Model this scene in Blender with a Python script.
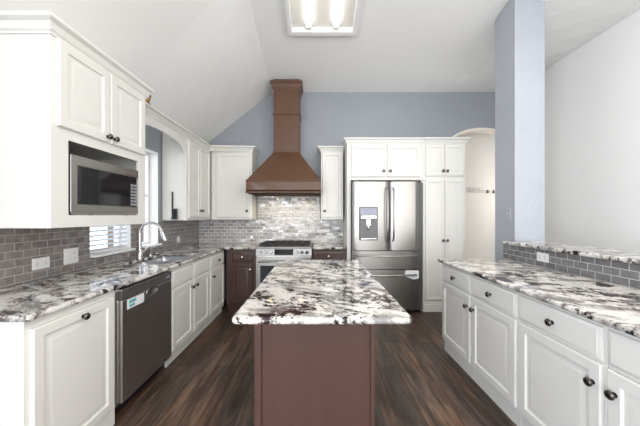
import bpy, math, random
from mathutils import Vector
PI = math.pi
for o in list(bpy.data.objects): bpy.data.objects.remove(o)
SC = bpy.context.scene
COL = SC.collection
random.seed(4)

# ------------------------------------------------------------------ camera, world, lights
cd = bpy.data.cameras.new('camera'); cam = bpy.data.objects.new('camera', cd); COL.objects.link(cam)
cam.location = (0, 0, 1.36); cam.rotation_euler = (PI/2, 0, 0)
cd.sensor_width = 36; cd.lens = 36*270/640
cd.shift_x = 3/640; cd.shift_y = 2.5/640
cd.clip_start = .05
SC.camera = cam
SC.view_settings.view_transform = 'Standard'; SC.view_settings.look = 'None'
SC.view_settings.gamma = 1; SC.view_settings.use_curve_mapping = False
SC.view_settings.exposure = 0.37

W = bpy.data.worlds.new('world'); SC.world = W; W.use_nodes = True
W.node_tree.nodes['Background'].inputs[0].default_value = (.80, .88, 1, 1)
W.node_tree.nodes['Background'].inputs[1].default_value = .8

def area(name, loc, rot, sx, sy, power, col):
    l = bpy.data.lights.new(name, 'AREA'); l.shape = 'RECTANGLE'; l.size = sx; l.size_y = sy
    l.energy = power; l.color = col
    o = bpy.data.objects.new(name, l); COL.objects.link(o); o.location = loc; o.rotation_euler = rot
    return o
def point(name, loc, power, col, r=.05):
    l = bpy.data.lights.new(name, 'POINT'); l.energy = power; l.color = col; l.shadow_soft_size = r
    o = bpy.data.objects.new(name, l); COL.objects.link(o); o.location = loc
    return o
# daylight through the rear doors and the two sink windows, plus added side fills
area('daylight_rear_left', (-.525, -3.44, 1.42), (PI/2, 0, 0), 2.2, 2.55, 58, (.99, .99, 1))
area('daylight_rear_right', (1.925, -3.44, 1.42), (PI/2, 0, 0), 2.0, 2.55, 52, (.99, .99, 1))
area('fill_right', (3.10, -.9, 1.6), (PI/2, 0, PI/2), 3.0, 1.7, 44, (1, .97, .92))  # warm fill at an unseen right window, added to lift left fronts and slope
area('fill_side', (-1.90, -1.6, 1.45), (PI/2, 0, -PI/2), 2.0, 1.8, 104, (.84, .90, 1))  # cool fill at an unseen left window, added to brighten the right cabinets
area('daylight_sink_near', (-2.16, 2.54, 1.56), (PI/2, 0, -PI/2), .48, 1.05, 3.2, (.86, .92, 1))
area('daylight_sink_far', (-2.16, 3.12, 1.56), (PI/2, 0, -PI/2), .30, 1.05, 2.6, (.86, .92, 1))
# unseen ceiling cans added to brighten the room (fixtures further down)
FILL_CANS = [(.3, -.6), (1.6, -1.8), (-1.0, -1.8), (1.5, 1.3), (2.2, -.3)]

# ------------------------------------------------------------------ mesh helpers
class MB:
    def __init__(s): s.v = []; s.f = []; s.m = []; s.cur = 0
    def _add(s, vs, fs):
        b = len(s.v); s.v += [tuple(p) for p in vs]; s.f += [tuple(b+i for i in f) for f in fs]; s.m += [s.cur]*len(fs)
        return s
    def box(s, x0, y0, z0, x1, y1, z1):
        x0, x1 = min(x0, x1), max(x0, x1); y0, y1 = min(y0, y1), max(y0, y1); z0, z1 = min(z0, z1), max(z0, z1)
        return s._add([(x0,y0,z0),(x1,y0,z0),(x1,y1,z0),(x0,y1,z0),(x0,y0,z1),(x1,y0,z1),(x1,y1,z1),(x0,y1,z1)],
                      [(0,3,2,1),(4,5,6,7),(0,1,5,4),(1,2,6,5),(2,3,7,6),(3,0,4,7)])
    def loft(s, loops, cap0=True, cap1=True, close=True):
        n = len(loops[0]); vs = [p for L in loops for p in L]; fs = []
        for k in range(len(loops)-1):
            for i in range(n if close else n-1):
                j = (i+1) % n
                fs.append((k*n+i, k*n+j, (k+1)*n+j, (k+1)*n+i))
        if cap0: fs.append(tuple(reversed(range(n))))
        if cap1: fs.append(tuple((len(loops)-1)*n+i for i in range(n)))
        return s._add(vs, fs)
    def lathe(s, prof, c, axis='z', seg=20):           # prof: (radius, height) pairs
        c = Vector(c); loops = []
        for r, h in prof:
            L = []
            for i in range(seg):
                a = 2*PI*i/seg; p = (r*math.cos(a), r*math.sin(a), h)
                if axis == 'y': p = (p[0], -h, p[1])     # heights grow towards -y
                if axis == 'x': p = (h, p[0], p[1])
                L.append(c+Vector(p))
            loops.append(L)
        return s.loft(loops)
    def tube(s, pts, r, seg=10, rs=None):
        pts = [Vector(p) for p in pts]; loops = []; up = None
        for k, p in enumerate(pts):
            d = (pts[min(k+1, len(pts)-1)]-pts[max(k-1, 0)]).normalized()
            if up is None: up = d.cross(Vector((0,0,1)) if abs(d.z) < .9 else Vector((1,0,0))).normalized()
            up = (up-d*up.dot(d)).normalized(); w = d.cross(up)
            rr = rs[k] if rs else r
            loops.append([p+rr*(math.cos(2*PI*i/seg)*up+math.sin(2*PI*i/seg)*w) for i in range(seg)])
        return s.loft(loops)
    def prism(s, poly, axis, a, b):                     # poly in the other two axes
        def P(u, v, t): return {'x': (t,u,v), 'y': (u,t,v), 'z': (u,v,t)}[axis]
        return s.loft([[P(u,v,a) for u,v in poly], [P(u,v,b) for u,v in poly]])
    def cells(s, xs, ys, fill, lo, hi, axis='z'):       # slab of grid cells with holes
        def P(u, v, t): return {'x': (t,u,v), 'y': (u,t,v), 'z': (u,v,t)}[axis]
        nx, ny = len(xs), len(ys); idx = {}; vs = []; fs = []
        def V(i, j, k):
            if (i,j,k) not in idx: idx[(i,j,k)] = len(vs); vs.append(P(xs[i], ys[j], hi if k else lo))
            return idx[(i,j,k)]
        F = lambda i, j: 0 <= i < nx-1 and 0 <= j < ny-1 and fill(i, j)
        for i in range(nx-1):
            for j in range(ny-1):
                if not F(i, j): continue
                fs.append((V(i,j,1), V(i+1,j,1), V(i+1,j+1,1), V(i,j+1,1)))
                fs.append((V(i,j,0), V(i,j+1,0), V(i+1,j+1,0), V(i+1,j,0)))
                if not F(i-1,j): fs.append((V(i,j,0), V(i,j,1), V(i,j+1,1), V(i,j+1,0)))
                if not F(i+1,j): fs.append((V(i+1,j,0), V(i+1,j+1,0), V(i+1,j+1,1), V(i+1,j,1)))
                if not F(i,j-1): fs.append((V(i,j,0), V(i+1,j,0), V(i+1,j,1), V(i,j,1)))
                if not F(i,j+1): fs.append((V(i,j+1,0), V(i,j+1,1), V(i+1,j+1,1), V(i+1,j+1,0)))
        return s._add(vs, fs)
    def panel(s, x0, z0, x1, z1, yf, t=.019, st=.055, raised=True):   # raised-panel front facing -y
        if raised:
            st = min(st, (x1-x0)*.26, (z1-z0)*.3)
            sl = min(.035, (x1-x0)*.12, (z1-z0)*.14)
            steps = [(0, t), (0, .006), (.006, 0), (st-.006, 0), (st, .010), (st+.007, .011), (st+.007+sl*.8, .002), (st+.010+sl*.8, .002)]
        else:
            steps = [(0, t), (0, .007), (.004, .005), (.010, .004), (.016, 0)]
        loops = []
        for d, y in steps:
            loops.append([(x0+d, yf+y, z0+d), (x1-d, yf+y, z0+d), (x1-d, yf+y, z1-d), (x0+d, yf+y, z1-d)])
        return s.loft(loops)
    def crown(s, path, prof):                           # path: ((x,y),(ox,oy)) ; prof: (out, z)
        loops = [[(p[0]+o[0]*u, p[1]+o[1]*u, z) for u, z in prof] for p, o in path]
        return s.loft(loops)
    def build(s, name, mats, parent=None, bevel=0, smooth=False, seg=2, loc=None):
        me = bpy.data.meshes.new(name); me.from_pydata(s.v, [], s.f)
        if not isinstance(mats, (list, tuple)): mats = [mats]
        for m in mats: me.materials.append(m)
        for i, p in enumerate(me.polygons): p.material_index = s.m[i]
        import bmesh
        bm = bmesh.new(); bm.from_mesh(me); bmesh.ops.recalc_face_normals(bm, faces=bm.faces); bm.to_mesh(me); bm.free()
        o = bpy.data.objects.new(name, me); COL.objects.link(o)
        if parent: o.parent = parent
        if loc: o.location = loc
        if smooth:
            for p in me.polygons: p.use_smooth = True
            me.set_sharp_from_angle(angle=math.radians(smooth if smooth is not True else 40))
        if bevel:
            b = o.modifiers.new('bevel', 'BEVEL'); b.width = bevel; b.segments = seg; b.limit_method = 'ANGLE'; b.angle_limit = math.radians(50)
        return o

def tag(o, label, cat, group=None, kind=None):
    if label: o['label'] = label
    if cat: o['category'] = cat
    if group: o['group'] = group
    if kind: o['kind'] = kind
    return o
def thing(name, label, cat, loc=(0,0,0), rz=0, group=None):
    o = bpy.data.objects.new(name, None); COL.objects.link(o); o.empty_display_size = .1
    o.location = loc; o.rotation_euler = (0, 0, rz)
    return tag(o, label, cat, group)
def struct(o): o['kind'] = 'structure'; return o
def copy_tree(o, parent=None):
    c = o.copy(); COL.objects.link(c); c.parent = parent
    for ch in o.children: copy_tree(ch, c)
    return c

# ------------------------------------------------------------------ materials
def mat(name, col=(.8,.8,.8), rough=.5, metal=0, coat=0, spec=.5):
    m = bpy.data.materials.new(name); m.use_nodes = True
    b = m.node_tree.nodes['Principled BSDF']
    b.inputs['Base Color'].default_value = (*col, 1); b.inputs['Roughness'].default_value = rough
    b.inputs['Metallic'].default_value = metal; b.inputs['Coat Weight'].default_value = coat
    b.inputs['Specular IOR Level'].default_value = spec
    return m
class NT:
    def __init__(s, m): s.t = m.node_tree; s.b = s.t.nodes['Principled BSDF']
    def n(s, typ, **kw):
        x = s.t.nodes.new(typ)
        for k, v in kw.items():
            if k.startswith('i_'):
                key = k[2:]; key = int(key) if key.isdigit() else key.replace('_', ' ')
                x.inputs[key].default_value = v
            else: setattr(x, k, v)
        return x
    def l(s, a, b): s.t.links.new(a, b)
    def ramp(s, src, pts):
        r = s.n('ShaderNodeValToRGB'); e = r.color_ramp.elements
        while len(e) < len(pts): e.new(.5)
        for i, (p, c) in enumerate(pts):
            e[i].position = p; e[i].color = (*c, 1) if isinstance(c, tuple) else (c, c, c, 1)
        s.l(src, r.inputs[0]); return r.outputs[0]
    def mix(s, f, a, b, mode='MIX'):
        x = s.n('ShaderNodeMix', data_type='RGBA', blend_type=mode)
        for v, i in ((f, 0), (a, 6), (b, 7)):
            if isinstance(v, (int, float)): x.inputs[i].default_value = v
            elif isinstance(v, tuple): x.inputs[i].default_value = (*v, 1)
            else: s.l(v, x.inputs[i])
        return x.outputs[2]
    def coord(s, scale=(1,1,1), rot=(0,0,0), loc=(0,0,0)):
        g = s.n('ShaderNodeNewGeometry'); mp = s.n('ShaderNodeMapping')     # world position: fixed to the place
        mp.inputs['Scale'].default_value = scale; mp.inputs['Rotation'].default_value = rot; mp.inputs['Location'].default_value = loc
        s.l(g.outputs['Position'], mp.inputs[0]); return mp.outputs[0]
    def noise(s, vec, scale, detail=4, rough=.5, dist=0):
        x = s.n('ShaderNodeTexNoise'); x.inputs['Scale'].default_value = scale; x.inputs['Detail'].default_value = detail
        x.inputs['Roughness'].default_value = rough; x.inputs['Distortion'].default_value = dist
        s.l(vec, x.inputs['Vector']); return x.outputs['Fac']
    def bump(s, h, strength, dist):
        x = s.n('ShaderNodeBump'); x.inputs['Strength'].default_value = strength; x.inputs['Distance'].default_value = dist
        s.l(h, x.inputs['Height']); s.l(x.outputs[0], s.b.inputs['Normal'])

def painted(name, col, rough=.45, bs=.12, bd=.01, sc=3.0, sw=.0):
    m = mat(name, col, rough); t = NT(m); v = t.coord()
    n1 = t.noise(v, sc, 5, .6, 1.2)
    t.l(t.ramp(n1, [(.46, 0.), (.52, 1.)]), t.n('ShaderNodeMath').inputs[0])
    t.bump(n1, bs, bd)
    c = t.mix(t.noise(v, 1.3, 2), tuple(x*(1-sw) for x in col), tuple(min(1, x*(1+sw)) for x in col)); t.l(c, t.b.inputs['Base Color'])
    return m
def plaster(name, col, rough, bs, bd, sc, sw):       # hand-trowelled: flat fields with raised sweep edges
    m = mat(name, col, rough); t = NT(m); v = t.coord((1, 1, 1.5), (.3, .4, .2))
    n1 = t.noise(v, sc, 2, .4, 1.8); e = t.ramp(n1, [(.47, 0.), (.495, 1.), (.50, .35), (.56, .25)])
    n2 = t.noise(v, sc*2.3, 2, .4, 2.0); e2 = t.ramp(n2, [(.50, 0.), (.52, .8), (.53, .2), (.6, .1)])
    brk = t.ramp(t.noise(v, 2.1, 2), [(.48, 0.), (.60, 1.)])
    h = t.mix(1.0, t.mix(1.0, e, e2, 'ADD'), brk, 'MULTIPLY')
    t.bump(h, bs, .006)
    c = t.mix(t.noise(v, 1.5, 3), tuple(x*(1-sw) for x in col), tuple(min(1, x*(1+sw)) for x in col)); t.l(c, t.b.inputs['Base Color'])
    return m
M = {}
M['cab'] = mat('white_cabinet_paint', (.765, .755, .715), .36)
M['cab_in'] = mat('cabinet_interior', (.55, .52, .46), .5)
M['white'] = mat('white_trim', (.85, .85, .84), .4)
M['ceil'] = painted('ceiling_paint', (.86, .855, .835), .7, .05, .004, 14)
M['wallw'] = painted('white_wall_paint', (.85, .85, .84), .6, .08, .006, 4)
M['blue'] = plaster('blue_grey_plaster', (.310, .335, .365), .45, .4, .03, 2.0, .06)
M['pillar'] = plaster('pale_blue_plaster', (.42, .445, .49), .45, .45, .03, 2.2, .04)
M['cream'] = painted('cream_wall_paint', (.82, .77, .70), .6, .06, .006, 4)
M['black'] = mat('black_plastic', (.012, .012, .014), .35)
M['bronze'] = mat('dark_bronze_knob', (.13, .12, .115), .24, .95)
M['nickel'] = mat('satin_nickel', (.62, .60, .57), .25, 1)
M['chrome'] = mat('brushed_chrome', (.72, .72, .73), .16, 1)
M['glassk'] = mat('black_glass', (.012, .013, .016), .06)
M['plate'] = mat('outlet_plastic', (.82, .82, .81), .35)
M['slot'] = mat('outlet_slots', (.10, .10, .10), .5)
M['drec'] = mat('dispenser_cavity', (.16, .16, .165), .4)
M['iron'] = mat('cast_iron', (.018, .017, .016), .55)
M['paper'] = mat('white_sticker', (.82, .83, .84), .4)
M['teal'] = mat('teal_print', (.10, .45, .47), .4)
M['greyp'] = mat('grey_print', (.35, .36, .38), .4)
M['gold'] = mat('antique_gold', (.36, .22, .07), .35, .7)
M['slat'] = mat('blind_slat', (.80, .83, .88), .5)
M['grass'] = mat('lawn', (.09, .14, .05), .9)

def steel(name, col, rough, axis):
    m = mat(name, col, rough, 1); t = NT(m)
    sc = {'z': (60, 60, .8), 'h': (1.2, 1.2, 220)}[axis]
    n = t.noise(t.coord(sc), 1, 3, .6)
    t.l(t.ramp(n, [(.2, rough-.03), (.8, rough+.03)]), t.b.inputs['Roughness'])
    return m
M['steel'] = steel('stainless_steel', (.38, .365, .345), .34, 'z')
M['steelh'] = steel('stainless_steel_brushed', (.43, .42, .40), .29, 'h')
M['dsteel'] = steel('dark_stainless', (.55, .53, .515), .36, 'z')
M['rangep'] = steel('range_panel_steel', (.34, .33, .32), .42, 'h')
M['sinks'] = steel('sink_steel', (.50, .51, .54), .3, 'h')
M['case'] = mat('fridge_case_grey', (.10, .10, .10), .45, .3)

def wood(name, a, b, rough, sc=(30, 30, 1.6), coat=.15):
    m = mat(name, a, rough, 0, coat); t = NT(m)
    n = t.noise(t.coord(sc), 1, 5, .6, .6)
    t.l(t.ramp(n, [(.25, a), (.75, b)]), t.b.inputs['Base Color']); t.bump(n, .08, .002); return m
M['hood'] = wood('brown_hood_wood', (.090, .038, .016), (.128, .058, .028), .48)
M['brown'] = wood('espresso_cabinet_wood', (.052, .027, .021), (.078, .042, .033), .38)
M['island'] = wood('reddish_brown_panel', (.078, .038, .030), (.090, .045, .036), .33, (12, 12, .8))

# granite: pale ground with grey clouds, dark streaky veins and burgundy-black clusters
def granite():
    m = mat('granite', (.8,.8,.8), .06, 0, 0); t = NT(m)
    v0 = t.coord((1, 1, 1), (0, 0, .5))
    def grain(sc, k):                                  # sample the pattern per crystal
        vo = t.n('ShaderNodeTexVoronoi'); vo.inputs['Scale'].default_value = sc; t.l(v0, vo.inputs['Vector'])
        mx = t.n('ShaderNodeMix', data_type='VECTOR'); mx.inputs[0].default_value = k; t.l(v0, mx.inputs[4]); t.l(vo.outputs['Position'], mx.inputs[5]); return mx.outputs[1]
    v = grain(105, .85); g2 = grain(75, .7)
    mp = t.n('ShaderNodeMapping'); mp.inputs['Scale'].default_value = (1, 1.9, 1); mp.inputs['Rotation'].default_value = (0, 0, -.25); mp.inputs['Location'].default_value = (3, 1, 0)
    t.l(g2, mp.inputs[0]); vs = mp.outputs[0]
    cloud = t.noise(vs, 4.5, 6, .64, .7)
    base = t.ramp(cloud, [(.39, (.22, .21, .205)), (.46, (.46, .44, .415)), (.52, (.70, .68, .645)), (.70, (.76, .735, .69))])
    fine = t.noise(v, 48, 3, .6)
    base = t.mix(t.ramp(fine, [(.56, 0.), (.66, .45)]), base, (.42, .36, .32))
    n1 = t.noise(vs, 2.7, 6, .66, .9)
    veins = t.ramp(n1, [(.450, 0.), (.470, 1.), (.520, 1.), (.540, 0.)])
    brk = t.ramp(t.noise(v, 5.0, 3, .5), [(.46, 0.), (.53, 1.)])
    gr = t.ramp(t.noise(v, 26, 3, .6), [(.42, .15), (.50, 1.)])
    f1 = t.mix(1.0, t.mix(1.0, veins, brk, 'MULTIPLY'), gr, 'MULTIPLY')
    c = t.mix(f1, base, (.020, .016, .018))
    bl = t.noise(v, 11, 5, .66, .4)
    big = t.ramp(t.noise(vs, 2.2, 2, .5, .5), [(.43, 0.), (.51, 1.)])
    f2 = t.mix(1.0, t.ramp(bl, [(.545, 0.), (.565, 1.)]), big, 'MULTIPLY')
    halo = t.mix(1.0, t.ramp(bl, [(.52, 0.), (.555, .7)]), big, 'MULTIPLY')
    c = t.mix(halo, c, (.20, .115, .10)); c = t.mix(f2, c, (.018, .012, .014))
    t.l(c, t.b.inputs['Base Color']); return m
M['granite'] = granite()

def tile(name, c1, c2, grout, plane, rough=.13, wav=.5, off=(0, 0), tiltk=.05, spec=.6):
    m = mat(name, c1, rough); t = NT(m)
    g = t.n('ShaderNodeNewGeometry'); sp = t.n('ShaderNodeSeparateXYZ'); cb = t.n('ShaderNodeCombineXYZ')
    t.l(g.outputs['Position'], sp.inputs[0]); t.l(sp.outputs['Y' if plane == 'yz' else 'X'], cb.inputs[0]); t.l(sp.outputs['Z'], cb.inputs[1])
    mp = t.n('ShaderNodeMapping'); mp.inputs['Location'].default_value = (off[0], off[1], 0); t.l(cb.outputs[0], mp.inputs[0])
    br = t.n('ShaderNodeTexBrick'); t.l(mp.outputs[0], br.inputs['Vector'])
    br.inputs['Scale'].default_value = 1; br.inputs['Brick Width'].default_value = .104; br.inputs['Row Height'].default_value = .0515
    br.inputs['Mortar Size'].default_value = .0026 if plane == 'yz' else .0042; br.inputs['Mortar Smooth'].default_value = .1; br.inputs['Bias'].default_value = 0
    br.inputs['Color1'].default_value = (*c1, 1); br.inputs['Color2'].default_value = (*c2, 1); br.inputs['Mortar'].default_value = (*grout, 1)
    mot = t.noise(mp.outputs[0], 16, 4, .6)
    c = t.mix(t.ramp(mot, [(.40, .0), (.65, .65)]), br.outputs['Color'], tuple(min(1, x*1.35) for x in c2))  # tile mottling, its contrast raised to stand in for glossy reflections
    t.l(c, t.b.inputs['Base Color'])
    t.l(t.ramp(br.outputs['Fac'], [(0, rough), (1, .7)]), t.b.inputs['Roughness'])
    b1 = t.n('ShaderNodeBump', invert=True); b1.inputs['Strength'].default_value = .6; b1.inputs['Distance'].default_value = .003
    t.l(br.outputs['Fac'], b1.inputs['Height'])
    b2 = t.n('ShaderNodeBump'); b2.inputs['Strength'].default_value = wav; b2.inputs['Distance'].default_value = .012
    t.l(t.noise(mp.outputs[0], 14, 2, .4), b2.inputs['Height']); t.l(b1.outputs[0], b2.inputs['Normal'])
    # every tile is set at its own slight tilt
    bi = t.n('ShaderNodeTexBrick'); t.l(mp.outputs[0], bi.inputs['Vector'])
    for k in ('Scale', 'Brick Width', 'Row Height'): bi.inputs[k].default_value = br.inputs[k].default_value
    bi.inputs['Mortar Size'].default_value = 0; bi.inputs['Color1'].default_value = (0,0,0,1); bi.inputs['Color2'].default_value = (1,1,1,1)
    wn = t.n('ShaderNodeTexWhiteNoise', noise_dimensions='3D'); t.l(bi.outputs['Color'], wn.inputs['Vector'])
    sb = t.n('ShaderNodeVectorMath', operation='SUBTRACT'); t.l(wn.outputs['Color'], sb.inputs[0]); sb.inputs[1].default_value = (.5, .5, .5)
    sc_ = t.n('ShaderNodeVectorMath', operation='SCALE'); t.l(sb.outputs[0], sc_.inputs[0]); sc_.inputs['Scale'].default_value = tiltk
    ad = t.n('ShaderNodeVectorMath', operation='ADD'); t.l(b2.outputs[0], ad.inputs[0]); t.l(sc_.outputs[0], ad.inputs[1])
    no = t.n('ShaderNodeVectorMath', operation='NORMALIZE'); t.l(ad.outputs[0], no.inputs[0]); t.l(no.outputs[0], t.b.inputs['Normal'])
    t.b.inputs['Specular IOR Level'].default_value = spec
    return m
M['tile_l'] = tile('taupe_subway_tile', (.150, .132, .122), (.235, .212, .200), (.44, .42, .40), 'yz', .10, .3, (.0, 0), .06, .7)
M['tile_b'] = tile('pearly_grey_subway_tile', (.26, .255, .25), (.46, .455, .45), (.80, .79, .77), 'xz', .10, .15, (0, 0), .15, 1.0)
M['tile_r'] = tile('charcoal_subway_tile', (.125, .122, .122), (.19, .186, .186), (.58, .58, .58), 'yz', .12, .25, (.03, -.914+.0515*18), .05, .6)

def floor_mat():
    m = mat('dark_plank_floor', (.1,.1,.1), .33); t = NT(m)
    v = t.coord((1,1,1), (0, 0, PI/2)); br = t.n('ShaderNodeTexBrick'); t.l(v, br.inputs['Vector'])
    br.inputs['Scale'].default_value = 1; br.inputs['Brick Width'].default_value = 1.22; br.inputs['Row Height'].default_value = .18
    br.inputs['Mortar Size'].default_value = .0026; br.inputs['Bias'].default_value = 0
    br.offset = .37
    br.inputs['Color1'].default_value = (0,0,0,1); br.inputs['Color2'].default_value = (1,1,1,1); br.inputs['Mortar'].default_value = (.3,.3,.3,1)
    g = t.coord((13, 1.7, 1)); n1 = t.noise(g, 1, 6, .62, .8)
    w = t.noise(t.coord((5, .9, 1), (0,0,0), (7, 3, 0)), 1, 3, .5, .4)
    a = t.ramp(n1, [(.30, (.026, .017, .013)), (.5, (.078, .053, .040)), (.70, (.15, .108, .082))])
    b = t.ramp(n1, [(.30, (.042, .020, .011)), (.5, (.150, .076, .040)), (.72, (.25, .145, .085))])
    c = t.mix(t.ramp(w, [(.45, 0.), (.66, 1.)]), a, b)
    dk = t.ramp(br.outputs['Color'], [(0, .50), (1, 1.45)])
    c = t.mix(1.0, c, dk, 'MULTIPLY')
    c = t.mix(t.ramp(t.noise(t.coord((34, 2.6, 1)), 1, 4, .6), [(.40, .55), (.55, 0.)]), c, (.016, .011, .009))
    c = t.mix(br.outputs['Fac'], c, (.008, .006, .005))
    t.l(c, t.b.inputs['Base Color'])
    t.l(t.ramp(n1, [(.3, .48), (.7, .36)]), t.b.inputs['Roughness'])
    return m
M['floor'] = floor_mat()
def emis(name, col, s):
    m = mat(name, col, .5); b = m.node_tree.nodes['Principled BSDF']
    b.inputs['Emission Color'].default_value = (*col, 1); b.inputs['Emission Strength'].default_value = s; return m
M['tube'] = emis('fluorescent_tube', (1, .98, .94), 2.4)
M['lamp'] = emis('fill_lamp_disc', (1, .93, .82), 6)
M['hlamp'] = emis('hood_lamp_disc', (1, .72, .36), 4)
M['disp'] = mat('dispenser_display', (.28, .29, .38), .12)
gm = mat('window_glass', (1,1,1), 0); gm.node_tree.nodes['Principled BSDF'].inputs['Transmission Weight'].default_value = 1
gm.node_tree.nodes['Principled BSDF'].inputs['IOR'].default_value = 1.01; M['glass'] = gm
def brickwall():
    m = mat('peach_brick', (.6,.4,.3), .8); t = NT(m)
    g = t.n('ShaderNodeNewGeometry'); sp = t.n('ShaderNodeSeparateXYZ'); cb = t.n('ShaderNodeCombineXYZ')
    t.l(g.outputs['Position'], sp.inputs[0]); t.l(sp.outputs['Y'], cb.inputs[0]); t.l(sp.outputs['Z'], cb.inputs[1])
    br = t.n('ShaderNodeTexBrick'); t.l(cb.outputs[0], br.inputs['Vector']); br.inputs['Scale'].default_value = 1
    br.inputs['Brick Width'].default_value = .21; br.inputs['Row Height'].default_value = .075; br.inputs['Mortar Size'].default_value = .006
    br.inputs['Color1'].default_value = (.62,.44,.36,1); br.inputs['Color2'].default_value = (.72,.55,.46,1); br.inputs['Mortar'].default_value = (.75,.70,.64,1)
    t.l(br.outputs['Color'], t.b.inputs['Base Color']); return m
M['brick'] = brickwall()

# ------------------------------------------------------------------ room shell
XL, XR, YB, YR = -1.93, 3.14, 4.40, -3.5
def zc(y): return 3.37+.216*(YB-max(y, 2.6))
def xc(y): return 2.17-.064*(YB-max(y, 2.6))
struct(MB().box(-2.1, -3.7, -.1, 4.4, 5.2, 0).build('floor', M['floor']))
mb = MB(); loops = []
for y in (4.56, 4.4, 4.0, 3.6, 3.2, 2.9, 2.6, 1.0, -1.0, -3.7):
    yy = min(y, 4.4); z = zc(yy); x1 = xc(yy)
    lo = [(-2.09, 2.318 if yy == 9 else 2.42-.16*(z-2.42)/1.2)] + [(XL+(-.73-XL)*k/4, 2.42+(z-2.42)*k/4) for k in range(5)] + [(.6, z), (x1, z)] + [(x1+(XR-x1)*k/4, z+(3.37-z)*k/4) for k in range(1, 5)] + [(3.30, 3.37)]
    loops.append([(x, y, zz) for x, zz in lo] + [(x, y, zz+.12) for x, zz in reversed(lo)])
mb.loft(loops); struct(mb.build('ceiling', M['ceil']))
# left wall, with the two sink windows and an unseen opening added for the side fill
W1 = (2.285, 2.80); W2 = (2.96, 3.28); WZ = (1.0, 2.12)
ys = [-3.66, -2.7, -.5, W1[0], W1[1], W2[0], W2[1], 4.4]; zs = [0, .5, WZ[0], WZ[1], 2.35, 2.418]
def fl(i, j):
    if i in (3, 5) and j == 2: return False
    if i == 1 and j in (1, 2, 3): return False
    return True
struct(MB().cells(ys, zs, fl, -2.08, XL, 'x').build('wall_left', M['blue']))
# back wall with sloped top and arched opening
mb = MB()
AX0, AX1 = 2.10, 3.28
arch = []
N = 16
for k in range(N+1):
    x = AX0+(AX1-AX0)*k/N; u = (x-(AX0+AX1)/2)/((AX1-AX0)/2)
    arch.append((x, 2.46+.33*math.sqrt(max(0, 1-u*u))))
def ztop(x):
    if x < -.73: return 2.42+(3.37-2.42)*(x-XL)/(-.73-XL)
    return 3.368
mb.prism([(-2.08, 0), (AX0, 0), (AX0, ztop(AX0)), (-.73, 3.37), (-1.93, 2.418), (-2.08, 2.418)], 'y', YB, YB+.14)
for k in range(N):
    (xa, za), (xb, zb) = arch[k], arch[k+1]
    mb.prism([(xa, za), (xb, zb), (xb, 3.368), (xa, 3.368)], 'y', YB, YB+.14)
struct(mb.build('wall_back', M['blue']))
# arch casing (rounded plaster edge)
mb = MB()
for k in range(N):
    (xa, za), (xb, zb) = arch[k], arch[k+1]
    mb.prism([(xa, za-.03), (xb, zb-.03), (xb, zb-.001), (xa, za-.001)], 'y', YB-.008, YB+.15)
struct(mb.build('trim_1', M['cream'], smooth=30))
struct(MB().cells([-3.66, -2.4, .6, YB-.002], [0, .75, 2.45, 3.369], lambda i, j: not (i == 1 and j == 1), XR, XR+.15, 'x').build('wall_right', M['wallw']))
mb = MB()
for y in (-2.4, -1.43, -.43, .54): mb.box(XR+.09, y, .75, XR+.14, y+.06, 2.45)
for z in (.75, 2.39): mb.box(XR+.09, -2.4, z, XR+.14, .6, z+.06)
struct(mb.build('window_4', M['white']))  # frame of the unseen right window added with its fill lamp
# hall beyond the arch
struct(MB().box(1.6, 5.0, 0, 4.3, 5.12, 3.0).build('wall_hall', M['cream']))
struct(MB().box(4.18, 4.56, 0, 4.3, 4.99, 3.0).build('wall_hall_right', M['cream']))
struct(MB().box(1.6, 4.56, 3.01, 4.3, 5.12, 3.08).build('ceiling_hall', M['ceil']))
point('hall_fill', (3.95, 4.78, 1.7), 19, (1, .93, .84), .1)  # unseen warm lamp added to light the hall wall
# rear wall with two glass doors
xs = [-1.928, -1.65, .60, .90, 2.95, XR-.002]; zs = [0, .05, 2.75, 3.3]
struct(MB().cells(xs, zs, lambda i, j: not (i in (1, 3) and j == 1), -3.66, -3.5, 'y').build('wall_rear', M['wallw']))
for n, (a, b) in enumerate(((-1.65, .60), (.90, 2.95))):
    mb = MB()
    for p, q in ((a, a+.06), (b-.06, b), ((a+b)/2-.04, (a+b)/2+.04)): mb.box(p, -3.64, .05, q, -3.58, 2.75)
    mb.box(a, -3.64, .05, b, -3.58, .13).box(a, -3.64, 2.67, b, -3.58, 2.75)
    struct(mb.build('door_%d' % (n+1), M['white']))
# frame of the unseen left window added for cool side fill
mb = MB(); mb.box(-2.06, -2.7, .5, -2.0, -.5, .57).box(-2.06, -2.7, 2.28, -2.0, -.5, 2.35).box(-2.06, -2.7, .5, -2.0, -2.63, 2.35).box(-2.06, -.57, .5, -2.0, -.5, 2.35).box(-2.06, -1.63, .5, -2.0, -1.57, 2.35)
struct(mb.build('window_3', M['white']))
# plaster pillar and the low bar wall
PX, PY = 2.075, 2.83
mb = MB(); mb.box(PX, PY, 0, PX+.315, PY+.32, 3.50)
for i, v in enumerate(mb.v):
    if v[2] > 3: mb.v[i] = (v[0], v[1], zc(v[1])-.002-.02*(v[0]-PX))
struct(mb.build('wall_pillar', M['pillar'], bevel=.006))
struct(MB().box(1.958, -.9, 0, 2.27, PY-.003, 1.064).build('wall_bar', M['wallw']))
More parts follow.
